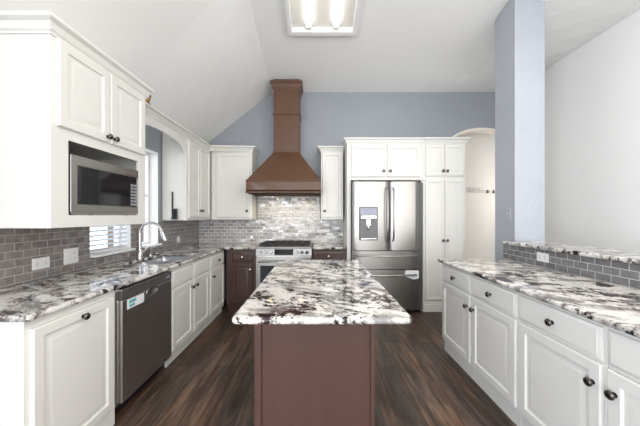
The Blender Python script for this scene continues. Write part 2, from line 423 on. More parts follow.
# windows over the sink
for n, (a, b) in enumerate((W1, W2)):
    w = bpy.data.objects.new('window_%d' % (n+1), None); COL.objects.link(w); w.location = (XL, a, WZ[0]); struct(w)
    L = b-a; H = WZ[1]-WZ[0]
    mb = MB()
    mb.box(-.15, 0, 0, -.10, .04, H).box(-.15, L-.04, 0, -.10, L, H).box(-.15, .04, 0, -.10, L-.04, .045).box(-.15, .04, H-.045, -.10, L-.04, H)
    mb.box(-.14, .04, H*.52, -.105, L-.04, H*.52+.035)
    mb.build('window_frame', M['white'], w, .003)
    MB().box(-.127, .041, .046, -.122, L-.041, H-.046).build('window_pane', M['glass'], w)
    mb = MB(); mb.box(-.098, .002, .001, .055, L-.002, .022); mb.build('window_sill', M['white'], w, .004)
    # plastered white reveal lining
    mb = MB(); mb.box(-.098, .001, .023, -.001, .008, H-.001).box(-.098, L-.008, .023, -.001, L-.001, H-.001).box(-.098, .009, H-.008, -.001, L-.009, H-.001)
    mb.build('reveal', M['white'], w)
bl = thing('window_blind', 'white horizontal slat blind lowered in the window beside the microwave cabinet', 'blind', (XL-.05, W1[0]+.012, WZ[0]+.03))
L = W1[1]-W1[0]-.024
for k in range(24):
    z = .02+k*.042
    mb = MB(); mb.prism([(-.022, z-.010), (.022, z+.010), (.022, z+.013), (-.022, z-.007)], 'y', 0, L); mb.build('slat', M['slat'], bl)
MB().box(-.025, 0, 1.035, .025, L, 1.07).build('head_rail', M['white'], bl, .003)
MB().box(-.018, 0, -.006, .018, L, .006).build('bottom_rail', M['white'], bl, .002)
mb = MB()
for y in (.08, L-.08): mb.tube([(0, y, .0), (0, y, 1.04)], .0015, 6)
mb.build('cord', M['white'], bl)
# outside
tag(MB().box(-5.2, -1, -.25, -4.9, 8, 1.30).build('garden_wall', M['brick']), 'peach brick garden wall outside the window behind the faucet', 'wall')
g = MB().box(-14, -8, -.35, -2.1, 12, -.25).build('ground', M['grass']); struct(g)

# ------------------------------------------------------------------ tiles
T = .008
def strips():
    ys = [1.20, W1[0], W1[1], W2[0], W2[1], 4.385]; zs = [.915, WZ[0]-.002, 1.29]
    return MB().cells(ys, zs, lambda i, j: not (i in (1, 3) and j == 1), XL+.0005, XL+T, 'x')
tag(strips().build('backsplash', M['tile_l']), 'taupe grey subway tile backsplash on the window wall behind the sink', 'backsplash')
mb = MB().cells([XL+T+.001, -.965, .045, .423], [.915, 1.29, 1.76], lambda i, j: j == 0 or i == 1, YB-T, YB-.0005, 'y')
tag(mb.build('backsplash', M['tile_b']), 'pearly light grey subway tile backsplash behind the range and under the hood', 'backsplash')
tag(MB().box(1.950, -.9, .915, 1.9575, PY-.002, 1.064).build('backsplash', M['tile_r']), 'charcoal subway tile strip on the low bar wall above the right worktop', 'backsplash')

# ------------------------------------------------------------------ cabinet kit
KN = [(.011, 0), (.011, .002), (.0065, .004), (.0065, .014), (.012, .017), (.0185, .020), (.0198, .024), (.0175, .029), (.009, .033), (.0005, .034)]
def knob(x, z, yf, par, m=None):
    return MB().lathe(KN, (x, yf, z), 'y', 18).build('knob', m or M['bronze'], par, smooth=50)
def carcass(root, w, d, z0, z1, m, face=True, toe=.0, open_top=True, toe_mat=None):
    mb = MB(); b = .016
    mb.box(0, .02, z0, b, d, z1).box(w-b, .02, z0, w, d, z1).box(b, .02, z0, w-b, d, z0+b).box(b, d-.006, z0+b, w-b, d, z1)
    if not open_top: mb.box(b, .02, z1-b, w-b, d-.006, z1)
    mb.build('cabinet_body', m, root, .0015)
    if face: MB().box(0, 0, z0, w, .0195, z1).build('face_frame', m, root, .0015)
def door(root, x0, z0, x1, z1, m, kx=None, kz=None, km=None, name='door', raised=True, st=.055):
    o = MB().panel(x0, z0, x1, z1, -.020, .0185, st, raised).build(name, m, root, smooth=30)
    if kx is not None: knob(kx, kz, -.020, o, km)
    return o
CAB = M['cab']
# --- left run (faces +X); local x = world Y
FX = -1.32; DL = .585
def base_l(y0, y1, label): return thing('base_cabinet', label, 'cabinet', (FX, y0, 0), PI/2)
c = base_l(1.215, 1.763, 'white base cabinet with one tall door at near end of the left run'); w = .548
carcass(c, w, DL, .0, .882, CAB)
door(c, .022, .13, .518, .838, CAB, .285, .800)
c2 = base_l(2.418, 3.28, 'white double door sink base cabinet right of the dishwasher'); w = .862
carcass(c2, w, DL, .085, .882, CAB); MB().box(0, .03, 0, w, .045, .084).build('toe_board', CAB, c2)
door(c2, .020, .13, .418, .685, CAB, .385, .62); door(c2, .445, .13, .842, .685, CAB, .478, .62)
door(c2, .020, .70, .418, .85, CAB, name='false_drawer', raised=False); door(c2, .445, .70, .842, .85, CAB, name='false_drawer', raised=False)
c3 = base_l(3.283, 3.822, 'white base cabinet with single door and drawer in the left corner'); w = .539
carcass(c3, w, DL, .085, .882, CAB); MB().box(0, .03, 0, w, .045, .084).build('toe_board', CAB, c3)
door(c3, .030, .13, .50, .685, CAB, .085, .60); door(c3, .030, .70, .50, .85, CAB, .265, .775, name='drawer', raised=False)
# --- right run (faces -X); local x = -world Y
def base_r(y1, label): return thing('base_cabinet', label, 'cabinet', (1.28, y1, 0), -PI/2, )
ws = .516; y1 = 2.735
labs = ['white base cabinet at far end of the right run nearest the pantry', 'second white base cabinet from the pantry in the right run, knob at its upper left',
        'white base cabinet with wide drawer in the middle of the right run', 'white base cabinet at near right edge, knob at upper left of its door', 'white base cabinet continuing the right run beside the camera']
for i in range(5):
    c = base_r(y1-i*ws, labs[i]); w = ws-.002
    carcass(c, w, .655, .10, .882, CAB)
    MB().box(0, .012, .0, w, .030, .099).build('toe_board', CAB, c, .003)
    kx = w-.045 if i in (0, 2, 4) else .045
    door(c, .012, .135, w-.012, .695, CAB, kx, .60, st=.058)
    door(c, .012, .712, w-.012, .862, CAB, w/2, .787, name='drawer', raised=False)
# --- brown base units either side of the range (face -Y)
BR = M['brown']; FY = 3.83
c = thing('base_cabinet', 'dark brown base cabinet left of the range with a drawer over one door', 'cabinet', (-1.285, FY, 0)); w = .430
carcass(c, w, .555, .10, .882, BR); MB().box(0, .05, 0, w, .065, .099).build('toe_board', BR, c)
door(c, .085, .125, .375, .69, BR, .345, .60, M['nickel'], st=.05); door(c, .085, .715, .375, .835, BR, .23, .775, M['nickel'], 'drawer', False)
c = thing('base_cabinet', 'dark brown base cabinet between the range and refrigerator', 'cabinet', (-.066, FY, 0)); w = .488
carcass(c, w, .555, .10, .882, BR); MB().box(0, .05, 0, w, .065, .099).build('toe_board', BR, c)
door(c, .03, .125, .43, .69, BR, .07, .60, M['nickel'], st=.05); door(c, .03, .715, .43, .845, BR, .23, .785, M['nickel'], 'drawer', False)

# ------------------------------------------------------------------ worktops
def top(name, mb, label, cat='worktop'): return tag(mb.build(name, M['granite'], bevel=.013, seg=4), label, cat)
SX, SY = (-1.79, -1.40), (2.47, 3.14)
mb = MB().cells([XL+T+.001, SX[0], SX[1], -1.28, -.858], [1.195, SY[0], SY[1], 3.77, YB-T-.002],
                lambda i, j: not (i == 1 and j == 1) and (i < 3 or j == 3), .884, .914)
top('worktop', mb, 'black and white granite worktop around the sink on the left cabinets')
top('worktop', MB().box(-.062, 3.77, .884, .423, YB-T-.002, .914), 'small granite worktop between the range and refrigerator')
top('worktop', MB().box(1.24, .10, .884, 1.949, 2.785, .914), 'long speckled granite worktop on the right hand white cabinets')
top('bar_top', MB().box(1.915, -.9, 1.066, 2.32, PY-.003, 1.098), 'raised granite bar ledge on top of the charcoal tiled wall', 'bar top')
# island
isl = thing('kitchen_island', 'reddish brown wooden island base under the granite top', 'island', (-.013, 1.45, 0))
MB().box(-.315, .004, .0, .315, 1.15, .882).build('island_body', M['island'], isl, .002)
for x0, x1 in ((-.322, -.285), (.300, .322)): MB().box(x0, -.010, 0, x1, .003, .882).build('corner_trim', M['island'], isl, .003)
mb = MB(); mb.box(-.284, -.004, .0, .299, .003, .10); mb.build('base_trim', M['island'], isl, .002)
for s, xx in ((1, -.316), (-1, .316)):
    for k in range(2):
        y0 = .06+k*.53; y1b = y0+.50
        loops = []
        for d, o in ((0, 0), (0, .012), (.004, .014), (.05, .014), (.056, .007), (.09, .012), (.094, .012)):
            x = xx-s*o; loops.append([(x, y0+d, .12+d), (x, y1b-d, .12+d), (x, y1b-d, .85-d), (x, y0+d, .85-d)])
        MB().loft(loops).build('door', M['island'], isl, smooth=30)
mb = MB(); pts = []
def rr(x0, y0, x1, y1, r, n=5):
    P = []
    for cx, cy, a0 in ((x1-r, y0+r, -90), (x1-r, y1-r, 0), (x0+r, y1-r, 90), (x0+r, y0+r, 180)):
        for k in range(n+1):
            a = math.radians(a0+90*k/n); P.append((cx+r*math.cos(a), cy+r*math.sin(a)))
    return P
mb.prism(rr(-.377, 1.172, .422, 2.735, .03), 'z', .8835, .914)
top('island_top', mb, 'white and black granite slab on top of the brown island', 'worktop')

# ------------------------------------------------------------------ wall cabinets
CP = lambda z0, z1, o: [(0, z0), (.008, z0), (.010, z0+.012), (.018, z0+.020), (o*.55, z0+(z1-z0)*.62), (o*.85, z0+(z1-z0)*.72), (o, z0+(z1-z0)*.78), (o, z1), (0, z1)]
# microwave cabinet on left wall
z0, z1 = 1.29, 2.395
mc = thing('microwave_cabinet', 'deep white wall cabinet holding the microwave at upper left', 'cabinet', (-1.455, 1.474, 0), PI/2); w = .815; d = .465
mb = MB(); b = .018
mb.box(0, .02, z0, b, d, z1).box(w-b, .02, z0, w, d, z1).box(b, .02, z0, w-b, d, z0+.05).box(b, .02, 1.83, w-b, d, 1.85).box(b, .02, z1-b, w-b, d, z1)
mb.build('cabinet_body', CAB, mc, .0015)
MB().box(b, d-.01, z0+.05, w-b, d, z1-b).build('back_panel', M['cab_in'], mc)
MB().cells([0, .107, .727, w], [z0, 1.362, 1.80, z1], lambda i, j: not (i == 1 and j == 1), 0, .0195, 'y').build('face_frame', CAB, mc, .0015)
door(mc, .030, 1.862, .402, 2.352, CAB, .375, 1.90, st=.06); door(mc, .410, 1.862, .785, 2.352, CAB, .438, 1.90, st=.06)
MB().crown([((0, d-.02), (-1, 0)), ((0, 0), (-1, -1)), ((w, 0), (1, -1)), ((w, d-.02), (1, 0))], CP(2.350, 2.440, .050)).build('crown_moulding', CAB, mc, smooth=30)
# uppers in left corner
CPR = CP(2.325, 2.40, .055)
uc = thing('wall_cabinet', 'white two door wall cabinet right of the sink window arch', 'cabinet', (-1.62, 3.35, 0), PI/2); w = 1.04; d = .30
carcass(uc, w, d, 1.30, 2.385, CAB, open_top=False)
door(uc, .035, 1.33, .362, 2.31, CAB, .335, 1.425); door(uc, .370, 1.33, .695, 2.31, CAB, .397, 1.425)
MB().crown([((0, 0), (0, -1)), ((.70, 0), (-1, -1))], CPR).build('crown_moulding', CAB, uc, smooth=30)
ub = thing('wall_cabinet', 'white single door wall cabinet left of the range hood', 'cabinet', (-1.598, 4.09, 0)); w = .615; d = .297
carcass(ub, w, d, 1.30, 2.385, CAB, open_top=False)
door(ub, .075, 1.33, .585, 2.31, CAB, .545, 1.43, st=.06)
MB().crown([((-.022, -.04), (1, -1)), ((w, -.04+.04), (1, -1)), ((w, d), (1, 0))], CPR).build('crown_moulding', CAB, ub, smooth=30)
ur = thing('wall_cabinet', 'narrow white wall cabinet between the hood and refrigerator', 'cabinet', (.062, 4.09, 0)); w = .333
carcass(ur, w, d, 1.30, 2.385, CAB, open_top=False)
door(ur, .022, 1.33, .312, 2.31, CAB, .055, 1.43, st=.05)
MB().crown([((0, d), (-1, 0)), ((0, 0), (-1, -1)), ((w, 0), (0, -1))], CPR).build('crown_moulding', CAB, ur, smooth=30)
# arched valance over the window
va = thing('window_valance', 'white arched valance board spanning above the sink window', 'valance', (-1.62, 2.352, 0), PI/2); w = .995
mb = MB(); n = 18; bot = []
for k in range(n+1):
    u = k/n; x = .02+(w-.04)*u; bot.append((x, 2.125+.12*max(0, 1-abs(2*u-1)**2.6)**.6))
poly_top = 2.385
mb.prism([(0, 2.125), (.02, 2.125), (.02, poly_top), (0, poly_top)], 'y', 0, .02).prism([(w-.02, 2.125), (w, 2.125), (w, poly_top), (w-.02, poly_top)], 'y', 0, .02)
for (xa, za), (xb, zb) in zip(bot, bot[1:]): mb.prism([(xa, za), (xb, zb), (xb, poly_top), (xa, poly_top)], 'y', 0, .02)
mb.build('valance_board', CAB, va)
MB().crown([((0, 0), (0, -1)), ((w, 0), (0, -1))], CPR).build('crown_moulding', CAB, va, smooth=30)
# tall wall: fridge surround and pantry
FT = 3.815
fs = thing('refrigerator_cabinet', 'tall white cabinet surround with two doors above the refrigerator', 'cabinet', (.425, FT, 0)); w = 1.073; d = .575
mb = MB(); mb.box(0, .02, 0, .012, d, 2.39).box(.040, .02, 0, .053, d, 2.39).box(0, 0, 0, .053, .0195, 1.858); mb.box(w-.018, .02, 0, w, d, 2.39)
mb.box(.053, .02, 1.86, w-.018, d, 1.876).box(.053, .02, 2.374, w-.018, d, 2.39).box(.053, d-.006, 1.876, w-.018, d, 2.374)
mb.build('cabinet_body', CAB, fs, .0015)
MB().box(0, 0, 1.86, w, .0195, 2.39).build('face_frame', CAB, fs, .0015)
door(fs, .057, 1.905, .543, 2.355, CAB, .510, 1.985, st=.055); door(fs, .570, 1.905, 1.030, 2.355, CAB, .603, 1.985, st=.055)
MB().crown([((0, d-.32), (-1, 0)), ((0, 0), (-1, -1)), ((w, 0), (0, -1))], CP(2.37, 2.45, .045)).build('crown_moulding', CAB, fs, smooth=30)
pn = thing('pantry_cabinet', 'tall white four door pantry cabinet right of the refrigerator', 'cabinet', (1.50, FT, 0)); w = .595
mb = MB(); mb.box(0, .02, 0, .018, d, 2.39).box(w-.018, .02, 0, w, d, 2.39).box(.018, .02, .08, w-.018, d, .10).box(.018, .02, 2.37, w-.018, d, 2.39).box(.018, d-.006, .1, w-.018, d, 2.37).box(.018, .02, 1.88, w-.018, d-.006, 1.90)
mb.build('cabinet_body', CAB, pn, .0015)
MB().box(0, 0, 0, w, .0195, 2.39).build('face_frame', CAB, pn, .0015)
door(pn, .025, 1.915, .292, 2.355, CAB, .268, 1.985, st=.045); door(pn, .303, 1.915, .570, 2.355, CAB, .327, 1.985, st=.045)
for x0, x1, kx in ((.025, .292, .268), (.303, .570, .327)):
    o = door(pn, x0, .165, x1, 1.865, CAB, kx, 1.01, st=.045)
MB().box(-.002, -.012, 0, w+.002, -.001, .105).build('base_moulding', CAB, pn, .003)
MB().crown([((0, 0), (0, -1)), ((w, 0), (1, -1)), ((w, d), (1, 0))], CP(2.37, 2.45, .055)).build('crown_moulding', CAB, pn, smooth=30)

# ------------------------------------------------------------------ refrigerator
fr = thing('refrigerator', 'stainless steel french door refrigerator with water dispenser', 'refrigerator', (.485, 3.69, 0))
MB().box(.002, .075, .04, .985, .68, 1.815).build('fridge_case', M['case'], fr, .004)
def bulge(x0, x1, z0, z1, name, amp=.014, m=None):
    mb = MB(); n = 14; lo = []
    for k in range(n+1):
        u = k/n; x = x0+(x1-x0)*u
        e = min(u, 1-u)*(x1-x0); r = .018; y = -(amp*(1-(2*u-1)**2))
        if e < r: y += r-math.sqrt(max(0, r*r-(r-e)**2))
        lo.append((x, y+.016))
    poly = lo+[(x1, .072), (x0, .072)]
    mb.loft([[(x, y, z0) for x, y in poly], [(x, y, z1) for x, y in poly]])
    return mb.build(name, m or M['steel'], fr, smooth=35)
dl = bulge(.002, .508, .882, 1.825, 'door'); dr = bulge(.516, .915, .882, 1.825, 'door')
d1 = bulge(.002, .915, .625, .872, 'drawer', .016); d2 = bulge(.002, .915, .075, .615, 'drawer', .016)
def vhandle(x, par):
    pts = [(x, .012, 1.74), (x, -.035, 1.72), (x, -.05, 1.60), (x, -.056, 1.38), (x, -.05, 1.16), (x, -.035, 1.03), (x, .012, 1.01)]
    MB().tube(pts, .011, 10).build('handle', M['steelh'], par, smooth=60)
vhandle(.470, dl); vhandle(.553, dr)
for z, par in ((.815, d1), (.555, d2)):
    pts = [(.05, .01, z), (.06, -.035, z), (.25, -.05, z-.004), (.46, -.054, z-.006), (.67, -.05, z-.004), (.86, -.035, z), (.87, .01, z)]
    MB().tube(pts, .012, 10).build('handle', M['steelh'], par, smooth=60)
dp = MB().box(.092, -.006, 1.02, .345, .009, 1.475).build('dispenser_frame', M['case'], dl, .006)
MB().box(.104, -.009, 1.365, .333, -.0062, 1.462).build('display', M['disp'], dl, .001)
MB().box(.104, -.0085, 1.035, .333, -.0062, 1.345).build('dispenser_recess', M['drec'], dl, .004)
MB().box(.108, -.030, 1.315, .329, -.009, 1.358).build('dispenser_lip', M['nickel'], dl, .006)
mb = MB(); mb.box(.185, -.028, 1.22, .245, -.009, 1.315).lathe([(.014, 0), (.02, .02), (.012, .05)], (.215, -.022, 1.17)); mb.build('dispenser_lever', M['chrome'], dl, .004)
MB().box(.112, -.024, 1.035, .325, -.009, 1.05).build('drip_tray', M['chrome'], dl, .002)
tg = MB().prism([(.715, .565), (.73, .615-.003), (.905, .610), (.905, .50), (.84, .485), (.79, .50), (.72, .53)], 'y', -.003, -.0015)
tg.build('paper_tag', M['paper'], d2)
mb = MB(); mb.box(.10, .10, .0, .16, .16, .04).box(.82, .10, 0, .88, .16, .04).box(.10, .55, 0, .16, .61, .04).box(.82, .55, 0, .88, .61, .04); mb.build('foot', M['black'], fr)
mb = MB(); mb.box(.01, .02, 1.826, .09, .11, 1.842).box(.83, .02, 1.826, .91, .11, 1.842); mb.build('hinge_cover', M['case'], fr, .004)

# ------------------------------------------------------------------ range
rg = thing('gas_range', 'stainless steel gas range with five burners below the brown hood', 'range', (-.851, 3.735, 0)); w = .780
MB().box(.004, .045, .08, w-.004, .64, .905).build('range_body', M['dsteel'], rg, .003)
MB().box(.0, .0, .905, w, .645, .924).build('cooktop', M['rangep'], rg, .004)
MB().box(.03, .06, .9245, w-.03, .62, .930).build('burner_tray', M['black'], rg, .002)
mb = MB(); mb.prism([(.0, .80), (.045, .80), (.045, .903), (.018, .903)], 'x', .002, w-.002); cp = mb.build('control_panel', M['rangep'], rg, .003)
MB().box(.262, -.001, .812, .522, .012, .893).build('display', M['glassk'], cp, .002)
def pknob(x):
    k = MB().lathe([(.026, 0), (.026, .006), (.021, .010), (.020, .030), (.017, .034), (.001, .034)], (x, .010, .852), 'y', 20).build('knob', M['chrome'], cp, smooth=40); return k
for x in (.065, .140, .212, .570, .640, .712): pknob(x)
od = MB().box(.004, .006, .235, w-.004, .044, .775).build('oven_door', M['steelh'], rg, .004)
MB().box(.065, .001, .29, w-.065, .0055, .665).build('oven_window', M['glassk'], od, .002)
MB().tube([(.05, .006, .725), (.05, -.045, .725), (.10, -.055, .725), (w-.10, -.055, .725), (w-.05, -.045, .725), (w-.05, .006, .725)], .013, 12).build('handle', M['steelh'], od, smooth=60)
dw_ = MB().box(.004, .010, .085, w-.004, .044, .225).build('drawer', M['steelh'], rg, .004)
MB().box(.03, .06, 0, w-.03, .08, .08).build('kick_plate', M['black'], rg)
for k in range(3):
    x0 = .035+k*.240; x1 = x0+.232; mb = MB(); zt = .958; t = .006
    for y in (.07, .205, .34, .475, .61): mb.box(x0, y-t, zt-.012, x1, y+t, zt)
    for x in (x0, (x0+x1)/2-t, x1-2*t): mb.box(x, .065, zt-.012, x+2*t, .615, zt)
    for x in (x0, x1-2*t):
        for y in (.07, .60): mb.box(x, y, .931, x+2*t, y+2*t, zt-.011)
    mb.build('grate', M['iron'], rg, .002)
for x, y in ((.15, .19), (.15, .48), (.39, .34), (.63, .19), (.63, .48)):
    MB().lathe([(.05, 0), (.05, .006), (.036, .008), (.036, .013), (.001, .014)], (x, y, .9305)).build('burner', M['iron'], rg, smooth=40)

# ------------------------------------------------------------------ range hood
hx0, hx1, hf, hb = -.978, .057, 3.68, YB-T-.001
cx0, cx1, cf = -.660, -.268, 4.10
hd = thing('range_hood', 'brown wooden chimney range hood above the gas range', 'range hood', (-.464, 4.39, 1.67))
ox, oy, oz = -.464, 4.39, 1.67
def ring(x0, x1, f, z): return [(x0-ox, f-oy, z-oz), (x1-ox, f-oy, z-oz), (x1-ox, -.002, z-oz), (x0-ox, -.002, z-oz)]
def clampz(mb):
    for i, v in enumerate(mb.v): mb.v[i] = (v[0], v[1], min(v[2], zc(v[1]+oy)-.004-oz))
    return mb
H = M['hood']
bd_ = MB(); bd_.loft([ring(hx0+.004, hx1-.004, hf+.02, 1.70), ring(hx0+.004, hx1-.004, hf+.02, 1.83)], False, False)
bd_.loft([ring(hx0+.06, hx1-.06, hf+.08, 1.735), ring(hx0+.06, hx1-.06, hf+.08, 1.75)])
bd_.build('hood_band', H, hd)
# recessed underside: frame
x0_, x1_ = hx0+.004, hx1-.004
mb = MB().cells([x0_-ox, x0_+.10-ox, x1_-.10-ox, x1_-ox], [hf+.02-oy, hf+.12-oy, -.10, -.002], lambda i, j: not (i == 1 and j == 1), 1.70-oz, 1.712-oz); mb.build('underside_frame', H, hd)
MB().loft([ring(hx0-.000, hx1+.000, hf, 1.672), ring(hx0, hx1, hf, 1.682), ring(hx0+.002, hx1-.002, hf+.008, 1.688), ring(hx0+.004, hx1-.004, hf+.018, 1.700)], False, False).build('lower_moulding', H, hd)
MB().loft([ring(hx0+.004, hx1-.004, hf+.018, 1.83), ring(hx0, hx1, hf+.006, 1.836), ring(hx0, hx1, hf+.006, 1.846), ring(hx0+.012, hx1-.012, hf+.03, 1.852)], False, False).build('upper_moulding', H, hd)
lo = []
for k in range(9):
    u = k/8; s = u+.10*math.sin(PI*u)*0; q = 1-(1-u)**1.0
    lo.append(ring(hx0+.012+(cx0-hx0-.012)*q, hx1-.012+(cx1-hx1+.012)*q, hf+.03+(cf-hf-.03)*q, 1.852+(2.315-1.852)*s))
MB().loft(lo, False, False).build('hood_slope', H, hd)
clampz(MB().loft([ring(cx0, cx1, cf, 2.315), ring(cx0, cx1, cf, 3.5)], False, True)).build('chimney', H, hd)
def collar(z, h, o, name, clamp=False):
    mb = MB().loft([ring(cx0-.001, cx1+.001, cf-.001, z), ring(cx0-o*.6, cx1+o*.6, cf-o*.6, z+h*.25), ring(cx0-o, cx1+o, cf-o, z+h*.6), ring(cx0-o, cx1+o, cf-o, z+h), ring(cx0-.001, cx1+.001, cf-.001, z+h)], False, False)
    if clamp: clampz(mb)
    mb.build(name, H, hd)
collar(2.305, .030, .012, 'neck_moulding'); collar(2.885, .028, .014, 'middle_moulding')
mb = MB().loft([ring(cx0-.001, cx1+.001, cf-.001, 3.25), ring(cx0-.012, cx1+.012, cf-.012, 3.27), ring(cx0-.014, cx1+.014, cf-.014, 3.305), ring(cx0-.035, cx1+.035, cf-.035, 3.35), ring(cx0-.045, cx1+.045, cf-.045, 3.36), ring(cx0-.045, cx1+.045, cf-.045, 3.393)], False, True)
clampz(mb).build('crown_moulding', H, hd)
mb = MB().box(x0_+.102-ox, hf+.122-oy, 1.722-oz, x1_-.102-ox, -.102, 1.734-oz); mb.build('filter_panel', M['steelh'], hd)
for x in (-.70, -.23):
    MB().lathe([(.035, 0), (.035, .006), (.001, .006)], (x-ox, 4.02-oy, 1.7155-oz)).build('hood_lamp', M['hlamp'], hd)
    l = bpy.data.lights.new('hood_light', 'SPOT'); l.energy = 5; l.color = (1, .80, .52); l.spot_size = 2.3; l.spot_blend = .6; l.shadow_soft_size = .03
    o = bpy.data.objects.new('hood_light', l); COL.objects.link(o); o.location = (x, 4.02, 1.71); o.rotation_euler = (math.radians(18), 0, 0)

# ------------------------------------------------------------------ microwave
mw = thing('microwave', 'stainless steel microwave with black glass door in the white wall cabinet', 'microwave', (-1.452, 1.593, 1.3615), PI/2); w = .600
MB().box(.004, .022, .018, w-.004, .40, .362).build('microwave_case', M['black'], mw, .004)
md = MB().cells([0, .045, .505, .588, w], [.018, .068, .300, .362], lambda i, j: not (j == 1 and i in (1, 2)), 0, .021, 'y').build('door_frame', M['steelh'], mw, .003)
MB().box(.046, .004, .069, .506, .018, .299).build('door_glass', M['glassk'], mw)
kp = MB().box(.508, .003, .069, .587, .018, .299).build('control_panel', M['black'], mw)
for r in range(7):
    for q in range(2):
        MB().box(.516+q*.035, .0005, .078+r*.025, .516+q*.035+.028, .0029, .078+r*.025+.015).build('button', M['greyp'], kp)
MB().box(.516, .0005, .262, .579, .0029, .292).build('display', M['glassk'], kp)
mb = MB(); 
for x in (.05, w-.09):
    for y in (.05, .33): mb.lathe([(.016, 0), (.018, .0175)], (x+.02, y, .0))
mb.build('foot', M['black'], mw)
MB().box(.012, .010, .004, w-.012, .021, .0178).build('vent_strip', M['dsteel'], mw)

# ------------------------------------------------------------------ dishwasher
dw = thing('dishwasher', 'dark stainless steel dishwasher in the left run of cabinets', 'dishwasher', (FX, 1.768, 0), PI/2); w = .645
MB().box(.010, .03, .085, w-.005, .57, .868).build('dishwasher_tub', M['case'], dw)
MB().box(.0, -.004, .10, .026, .018, .872).build('side_strip', M['nickel'], dw, .002)
pd = MB(); pd.box(.030, -.024, .105, w-.006, .029, .792); do = pd.build('door', M['dsteel'], dw, .005)
MB().box(.030, -.022, .796, w-.006, .029, .852).build('control_panel', M['case'], dw, .003)
MB().box(.030, -.024, .853, w-.006, .029, .866).build('top_trim', M['dsteel'], dw, .002)
mb = MB(); mb.loft([[(.36+.075*sx*math.cos(a), y, .770+.030*sz*math.sin(a)) for a in [2*PI*i/24 for i in range(24)]] for y, sx, sz in ((-.0245, 1.08, 1.12), (-.028, 1.04, 1.06), (-.028, .96, .90), (-.0246, .90, .82))]); mb.build('handle_pocket', M['nickel'], do, smooth=40)
st_ = MB().box(.075, -.0252, .716, .255, -.0243, .782).build('sticker', M['paper'], do)
mb = MB(); mb.box(.092, -.0256, .752, .165, -.0253, .773).box(.092, -.0256, .728, .150, -.0253, .744); mb.build('sticker_print', M['teal'], st_)
for r in range(4): MB().box(.56+.014*r, -.0228, .815, .567+.014*r, -.0222, .835).build('button', M['greyp'], dw)
MB().box(.500, -.0252, .138, .555, -.0242, .152).build('badge', M['chrome'], do, .0003)
MB().box(.0, .05, .0, w, .065, .084).build('toe_board', M['black'], dw)

# ------------------------------------------------------------------ sink and faucet
sk = thing('kitchen_sink', 'stainless steel double bowl undermount sink in the left worktop', 'sink', (0, 0, .70))
def bowl(x0, y0, x1, y1, name):
    zt = .8832-.70
    L = []
    for d, z, r in ((-.012, zt, .05), (.0, zt, .045), (.004, zt-.01, .045), (.012, .03, .05), (.035, .006, .06), (.10, .0, .05)):
        L.append([(x, y, z) for x, y in rr(x0+d, y0+d, x1-d, y1-d, r)])
    out = [[(x, y, z) for x, y in rr(x0-.002+d, y0-.002+d, x1+.002-d, y1+.002-d, r)] for d, z, r in ((.10, -.003, .05), (.033, .002, .06), (.010, .028, .05), (.0, zt-.012, .045), (-.012, zt-.002, .05))]
    mb = MB().loft(L+out, False, False)
    n = len(L[0]); mb._add([p for p in L[-1]], [tuple(range(n))])
    return mb.build(name, M['sinks'], sk, smooth=35)
b1 = bowl(SX[0]-.002, SY[0]+.005, SX[1]+.002, 2.78, 'sink_bowl'); b2 = bowl(SX[0]-.002, 2.812, SX[1]+.002, SY[1]-.005, 'sink_bowl')
for y, b in ((2.63, b1), (2.98, b2)): MB().lathe([(.04, 0), (.042, .004), (.025, .004), (.02, .001)], (-1.60, y, .0015)).build('drain', M['chrome'], b, smooth=40)
fc = thing('faucet', 'chrome gooseneck pull-down kitchen faucet behind the sink', 'faucet', (-1.865, 2.845, .9145))
MB().lathe([(.032, 0), (.032, .008), (.026, .014), (.024, .07), (.020, .078), (.019, .09)], (0, 0, 0), 'z', 20).build('faucet_base', M['chrome'], fc, smooth=40)
R = .115; pts = [(0, 0, .085), (0, 0, .16), (0, 0, .255)]
for k in range(1, 13):
    a = PI*k/12*.92; pts.append((R-R*math.cos(a), 0, .255+R*math.sin(a)))
MB().tube(pts, .013, 14).build('spout', M['chrome'], fc, smooth=60)
e = Vector(pts[-1]); dv = (e-Vector(pts[-2])).normalized()
MB().tube([e, e+dv*.012, e+dv*.05, e+dv*.105, e+dv*.115], 0, 14, [.014, .017, .019, .024, .020]).build('spray_head', M['chrome'], fc, smooth=60)
MB().tube([(.0, .018, .05), (.0, .045, .055), (.01, .075, .075), (.02, .12, .11)], .0, 10, [.014, .015, .009, .007]).build('lever_handle', M['chrome'], fc, smooth=60)
sd = thing('soap_dispenser', 'small chrome soap pump beside the faucet', 'soap dispenser', (-1.862, 3.02, .9145))
MB().lathe([(.022, 0), (.022, .006), (.014, .010), (.013, .05), (.017, .055), (.017, .072), (.004, .076)], (0,0,0)).build('pump_body', M['chrome'], sd, smooth=40)
MB().tube([(0, 0, .074), (0, 0, .090), (.03, 0, .094), (.06, 0, .084)], .006, 8).build('nozzle', M['chrome'], sd, smooth=60)
tag_ = thing('sink_stopper', 'round chrome stopper ring lying on granite beside the soap pump', 'stopper', (-1.845, 3.11, .9145))
MB().lathe([(.03, 0), (.032, .006), (.024, .014), (.008, .016), (.008, .024), (.001, .025)], (0,0,0)).build('stopper_body', M['chrome'], tag_, smooth=40)

